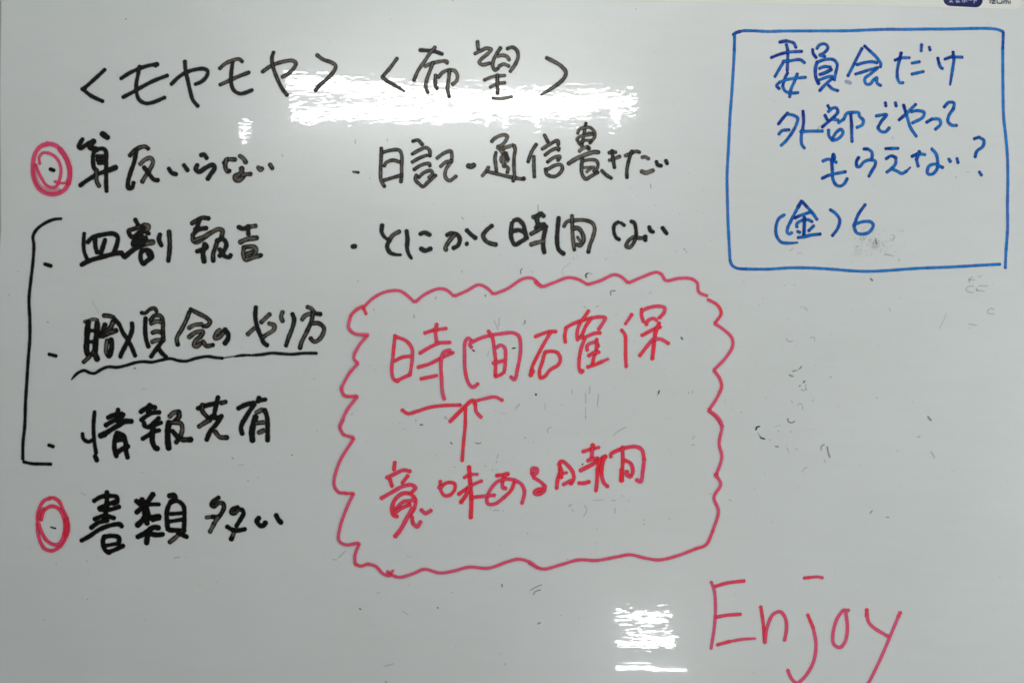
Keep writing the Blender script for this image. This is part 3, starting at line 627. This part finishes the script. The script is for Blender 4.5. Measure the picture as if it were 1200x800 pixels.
marks((900, 260, 4.0), "w1.8 a.8 480 265 490 275; a.7 505 80 508 105; 585 60 592 72 582 90; 548 152 580 158 588 162; 612 172 615 185; a.3 100 135 118 123; 945 285 942 268 960 258; 985 258 1000 252; 940 272 968 272; 965 300 935 305 928 320 945 330 965 330; 985 300 1030 300; 972 320 1015 325; 975 308 982 325; 1060 430 1035 430 1028 418 1045 405 1060 412; 940 478 978 485; w1.4 945 498 946 499; 170 398 178 412; a.3 152 400 162 398; 615 357 617 359; 95 452 97 455; a.4 85 545 95 560 115 558; a.35 195 545 215 540 218 560; a.6 100 715 115 722; 112 700 130 695; 145 690 158 675; a.7 170 745 165 755; 145 770 152 765; 160 790 180 785; 290 525 294 527; 290 725 294 728; a.25 835 430 820 465 800 500; a.35 388 415 390 417; a.3 135 148 155 146; a.35 75 297 80 298; a.35 122 297 127 298; a.3 565 405 575 420")
marks((600, 280, 4.0), "a.8 42 165 40 150 48 138; a.35 92 150 98 158; a.2 240 170 235 145 255 125 275 112; 285 90 292 92; w1.6 a.95 350 182 345 170 355 160; 358 158 375 165; w1.3 a.6 463 265 463 245 485 243; w1.8 a.85 792 460 800 470; a.3 640 255 655 248; a.4 335 315 345 320; a.4 395 320 405 312; a.4 58 380 62 395 50 400; 767 58 772 60; w1.4 818 58 820 64; 1003 320 1005 325; 1175 275 1177 277; a.85 2 512 14 510; a.3 435 97 445 90")
marks((400, 300, 4.0), "w1.3 a.7 675 180 676 190; w1.4 440 202 445 190; w1.4 340 275 342 290; a.4 150 245 155 258; 740 288 738 330; w1.3 a.8 800 433 818 430; w1.6 a.95 615 440 625 445; a.3 685 470 692 445; 862 300 858 315; w2 a.9 911 646 913 649; 490 750 495 765; 370 790 378 790; 565 68 565 78; a.4 75 118 82 120; a.18 835 690 815 725; a.2 740 735 775 740; a.35 715 300 735 345")
marks((400, 460, 5.0), "605 135 608 155; w1.3 a.8 460 187 480 187; 365 210 370 213; a.4 435 155 438 170; w1.4 a.8 640 290 650 300; a.75 785 292 800 298 818 292; a.4 920 360 912 385; 908 395 908 410; 660 435 670 435; 840 425 848 430; 550 365 553 368; 1075 262 1078 265; 870 678 878 680; 890 690 910 685 925 690; 945 690 952 690; 535 660 542 665; 880 450 890 455; 340 175 345 178; a.4 68 120 58 130; w2 a.9 1140 10 1142 12; a.35 1125 288 1130 290")
marks((380, 640, 4.0), "40 60 60 62; 68 52 100 20; w1.8 a.75 165 290 172 294; w1.7 a.8 530 284 533 288; w1.5 a.75 832 175 834 188; a.6 965 205 990 190 1020 178; a.7 980 225 990 210 1015 202; w1.8 a.7 1000 362 1012 355; a.4 280 560 300 555 325 548; w1.5 285 630 295 636; 390 47 395 45; 405 45 407 48; 595 217 605 215; a.3 245 220 262 215; 1140 58 1141 60; a.4 845 545 850 555; a.4 822 500 825 503; 1192 335 1195 337; a.3 215 366 218 368; a.3 365 300 380 310 395 318; a.3 1105 320 1112 322")
marks((160, 440, 4.615), "w1.4 515 440 525 450; w1.6 a.7 840 427 843 430; 975 295 977 302; a.3 30 70 50 72; 955 15 965 18; a.4 600 565 608 572; a.3 655 545 660 550; a.4 30 520 33 523; a.3 550 485 580 480")
marks((0, 0, 1.0), "w1.3 a.7 147.5 22 148 22.8; w1.4 10 345 11 346; w1.3 a.5 55 377 57 377.4; w1.6 a.6 157 431 159 431.6; w1.6 a.8 530 0 531 .7; w1.4 457.5 23 458 23.2; w1.3 262 10 262.5 10.2; w1.5 745 11.2 745.6 10.6; w1.3 604.5 86.2 604.7 86.5; w.9 a.5 416.9 163.4 416.1 166.3 416.9 168.7; w.9 a.5 454.3 162.8 453.4 165.7; w.8 a.6 762.4 215.5 762.6 220.7; a.3 1044.4 163 1046.8 160.2; a.35 1120 209 1121 206; a.3 1132 201.4 1135.8 201.8; w.8 a.6 630.5 240 630.6 247.5; a.5 801 291 803 293.5; w.8 a.6 541 254.5 543.5 257; w.8 a.5 330.5 181 331.5 184; a.4 433.5 208 433.6 209.5; a.3 95 577 101 580; w1 a.25 101 655 103 658; a.4 203.5 653.5 211 652; a.4 218 652.5 218.5 652; w1.2 a.5 102.5 701 103 702; w1.2 a.5 51.5 725.5 52 726; a.4 66 660 66.5 661; w.7 a.25 108 352 116 367; a.35 957 155 960 147")
for k in range(26):     # soft grey smear below the 6
    x, y = rng.gauss(1020, 17), rng.gauss(283, 9)
    parse("w%.1f a%.3f %.1f %.1f %.1f %.1f" % (rng.uniform(3, 8), rng.uniform(0.02, 0.06), x, y, x + rng.uniform(-7, 7), y + rng.uniform(-4, 4)), (0, 0, 1.0), 3, 0.3, rng, res, edge=2.2, enddot=0)
    res.k = res.k % 12
for k in range(90):     # rubbed patch below the 6
    x, y = rng.gauss(1022, 14), rng.gauss(284, 8)
    marks((0, 0, 1.0), "w%.2f a%.2f %.2f %.2f %.2f %.2f" % (rng.uniform(0.5, 1.1), rng.uniform(0.12, 0.4), x, y, x + rng.uniform(-1, 1), y + rng.uniform(-1.2, 1.2)))
for k in range(620):     # dust of dried ink over the whole sheet, denser where writing was wiped
    if rng.random() < 0.55:
        x, y = rng.gauss(650, 190), rng.gauss(450, 130)
    else:
        x, y = rng.uniform(5, 1195), rng.uniform(5, 795)
    if not (4 < x < 1196 and 14 < y < 796): continue
    t = rng.uniform(0, math.pi); l = abs(rng.gauss(0, 1.0))
    marks((0, 0, 1.0), "w%.2f a%.2f %.2f %.2f %.2f %.2f" % (rng.uniform(0.45, 1.0), rng.uniform(0.08, 0.32), x, y, x + l * math.cos(t), y + l * math.sin(t)))
o = on_board(res.build('ink_residue', M_INK['grey']))
tag(o, 'tiny grey flecks and ghost strokes left by wiping', kind='stuff')

# ================================================================ mirrored tube lamp and added light sources behind the camera
M_TUBE = lamp_material('tube_and_glare_glow', LAMP_REFLECTED)
M_TUBE2 = lamp_material('added_tube_glow', LAMP_CEILING)
M_CASE = plain('grey_lamp_case', (0.06, 0.06, 0.06), 0.6, 0.05)

def mirrored(x, y, depth):
    """point of the room, 'depth' metres in front of the board, that a viewer sees mirrored at board point x, y"""
    c = cam.location
    k = (1.5 + depth) / 1.5
    return Vector((c.x + (x * MM - c.x) * k, -depth, c.z + (-y * MM - c.z) * k))

def tube(name, a, b, r, mat, parent=None, seg=14):
    ax = (b - a).normalized()
    u = ax.cross(Vector((0, 1, 0))).normalized(); w = ax.cross(u)
    v, f = [], []
    for e in (a, b):
        for k in range(seg):
            t = 2 * math.pi * k / seg
            v.append(e + (u * math.cos(t) + w * math.sin(t)) * r)
    for k in range(seg):
        j = (k + 1) % seg
        f.append((k, j, j + seg, k + seg))
    f.append(tuple(range(seg))[::-1]); f.append(tuple(range(seg, 2 * seg)))
    return mesh_obj(name, v, f, mat, parent, True)

def box(name, a, b, mat, parent=None):
    v = [Vector((x, y, z)) for x in (a.x, b.x) for y in (a.y, b.y) for z in (a.z, b.z)]
    f = [(0, 1, 3, 2), (4, 6, 7, 5), (0, 4, 5, 1), (2, 3, 7, 6), (0, 2, 6, 4), (1, 5, 7, 3)]
    return mesh_obj(name, v, f, mat, parent)

def lamp(name, label, tubes, depth, mat):
    """tubes: (x0, y0, x1, y1, radius) given where the board mirrors them"""
    ends = [(mirrored(x0, y0, depth), mirrored(x1, y1, depth), r) for x0, y0, x1, y1, r in tubes]
    mid = sum((a + b for a, b, r in ends), Vector()) / (2 * len(ends))
    root = empty(name, mid)
    tag(root, label, 'lamp')
    for a, b, r in ends:
        tube('lamp_tube', a - mid, b - mid, r, mat, root)
    zs = [e.z for a, b, r in ends for e in (a, b)]; xs = [e.x for a, b, r in ends for e in (a, b)]
    rm = max(t[4] for t in tubes)
    box('lamp_case', Vector((min(xs) - 0.03, -depth - 0.09, min(zs) - rm - 0.01)) - mid,
        Vector((max(xs) + 0.03, -depth - rm - 0.015, max(zs) + rm + 0.01)) - mid, M_CASE, root)
lamp('tube_lamp', 'twin fluorescent lamp mirrored in the upper part of the board',
     [(336, 99, 742, 120, 0.020), (342, 132, 690, 130, 0.023),
      (721, 120, 722, 146, 0.013), (629, 130, 630, 153, 0.009), (570, 133, 571, 148, 0.006), (592, 133, 593, 147, 0.010)], 2.74, M_TUBE)  # short upright tubes are added to draw the drips of the glare
lamp('glare_emitter', 'added pair of short glowing rods making the lower glare on the board',
     [(722, 724, 784, 726, 0.014), (724, 752, 792, 752, 0.016)], 2.74, M_TUBE)  # emitters added for the lower glare patches, not a known lamp
lamp('glare_emitter', 'added thin glowing rod making the glare line at the very bottom of the board',
     [(722, 783, 806, 785, 0.006)], 2.74, M_TUBE)  # emitter added for the bottom line of glare
lamp('glint_emitter', 'added small glowing rods making the glint above the first line of black writing',
     [(284, 149, 294, 150, 0.009), (288, 150, 286, 166, 0.004)], 2.74, M_TUBE)  # emitter added and shaped to draw one glint with its tail

root = empty('added_ceiling_lamp', (0.85, -1.8, 0.92))  # lamp added out of view to grade the light across the board
tag(root, 'long twin tube lamp added unseen above the board to light the sheet', 'lamp')
for dy in (-0.05, 0.05):
    tube('lamp_tube', Vector((-0.75, dy, -0.03)), Vector((0.75, dy, -0.03)), 0.018, M_TUBE2, root)
box('lamp_case', Vector((-0.75, -0.09, 0.0)), Vector((0.75, 0.09, 0.06)), M_CASE, root)
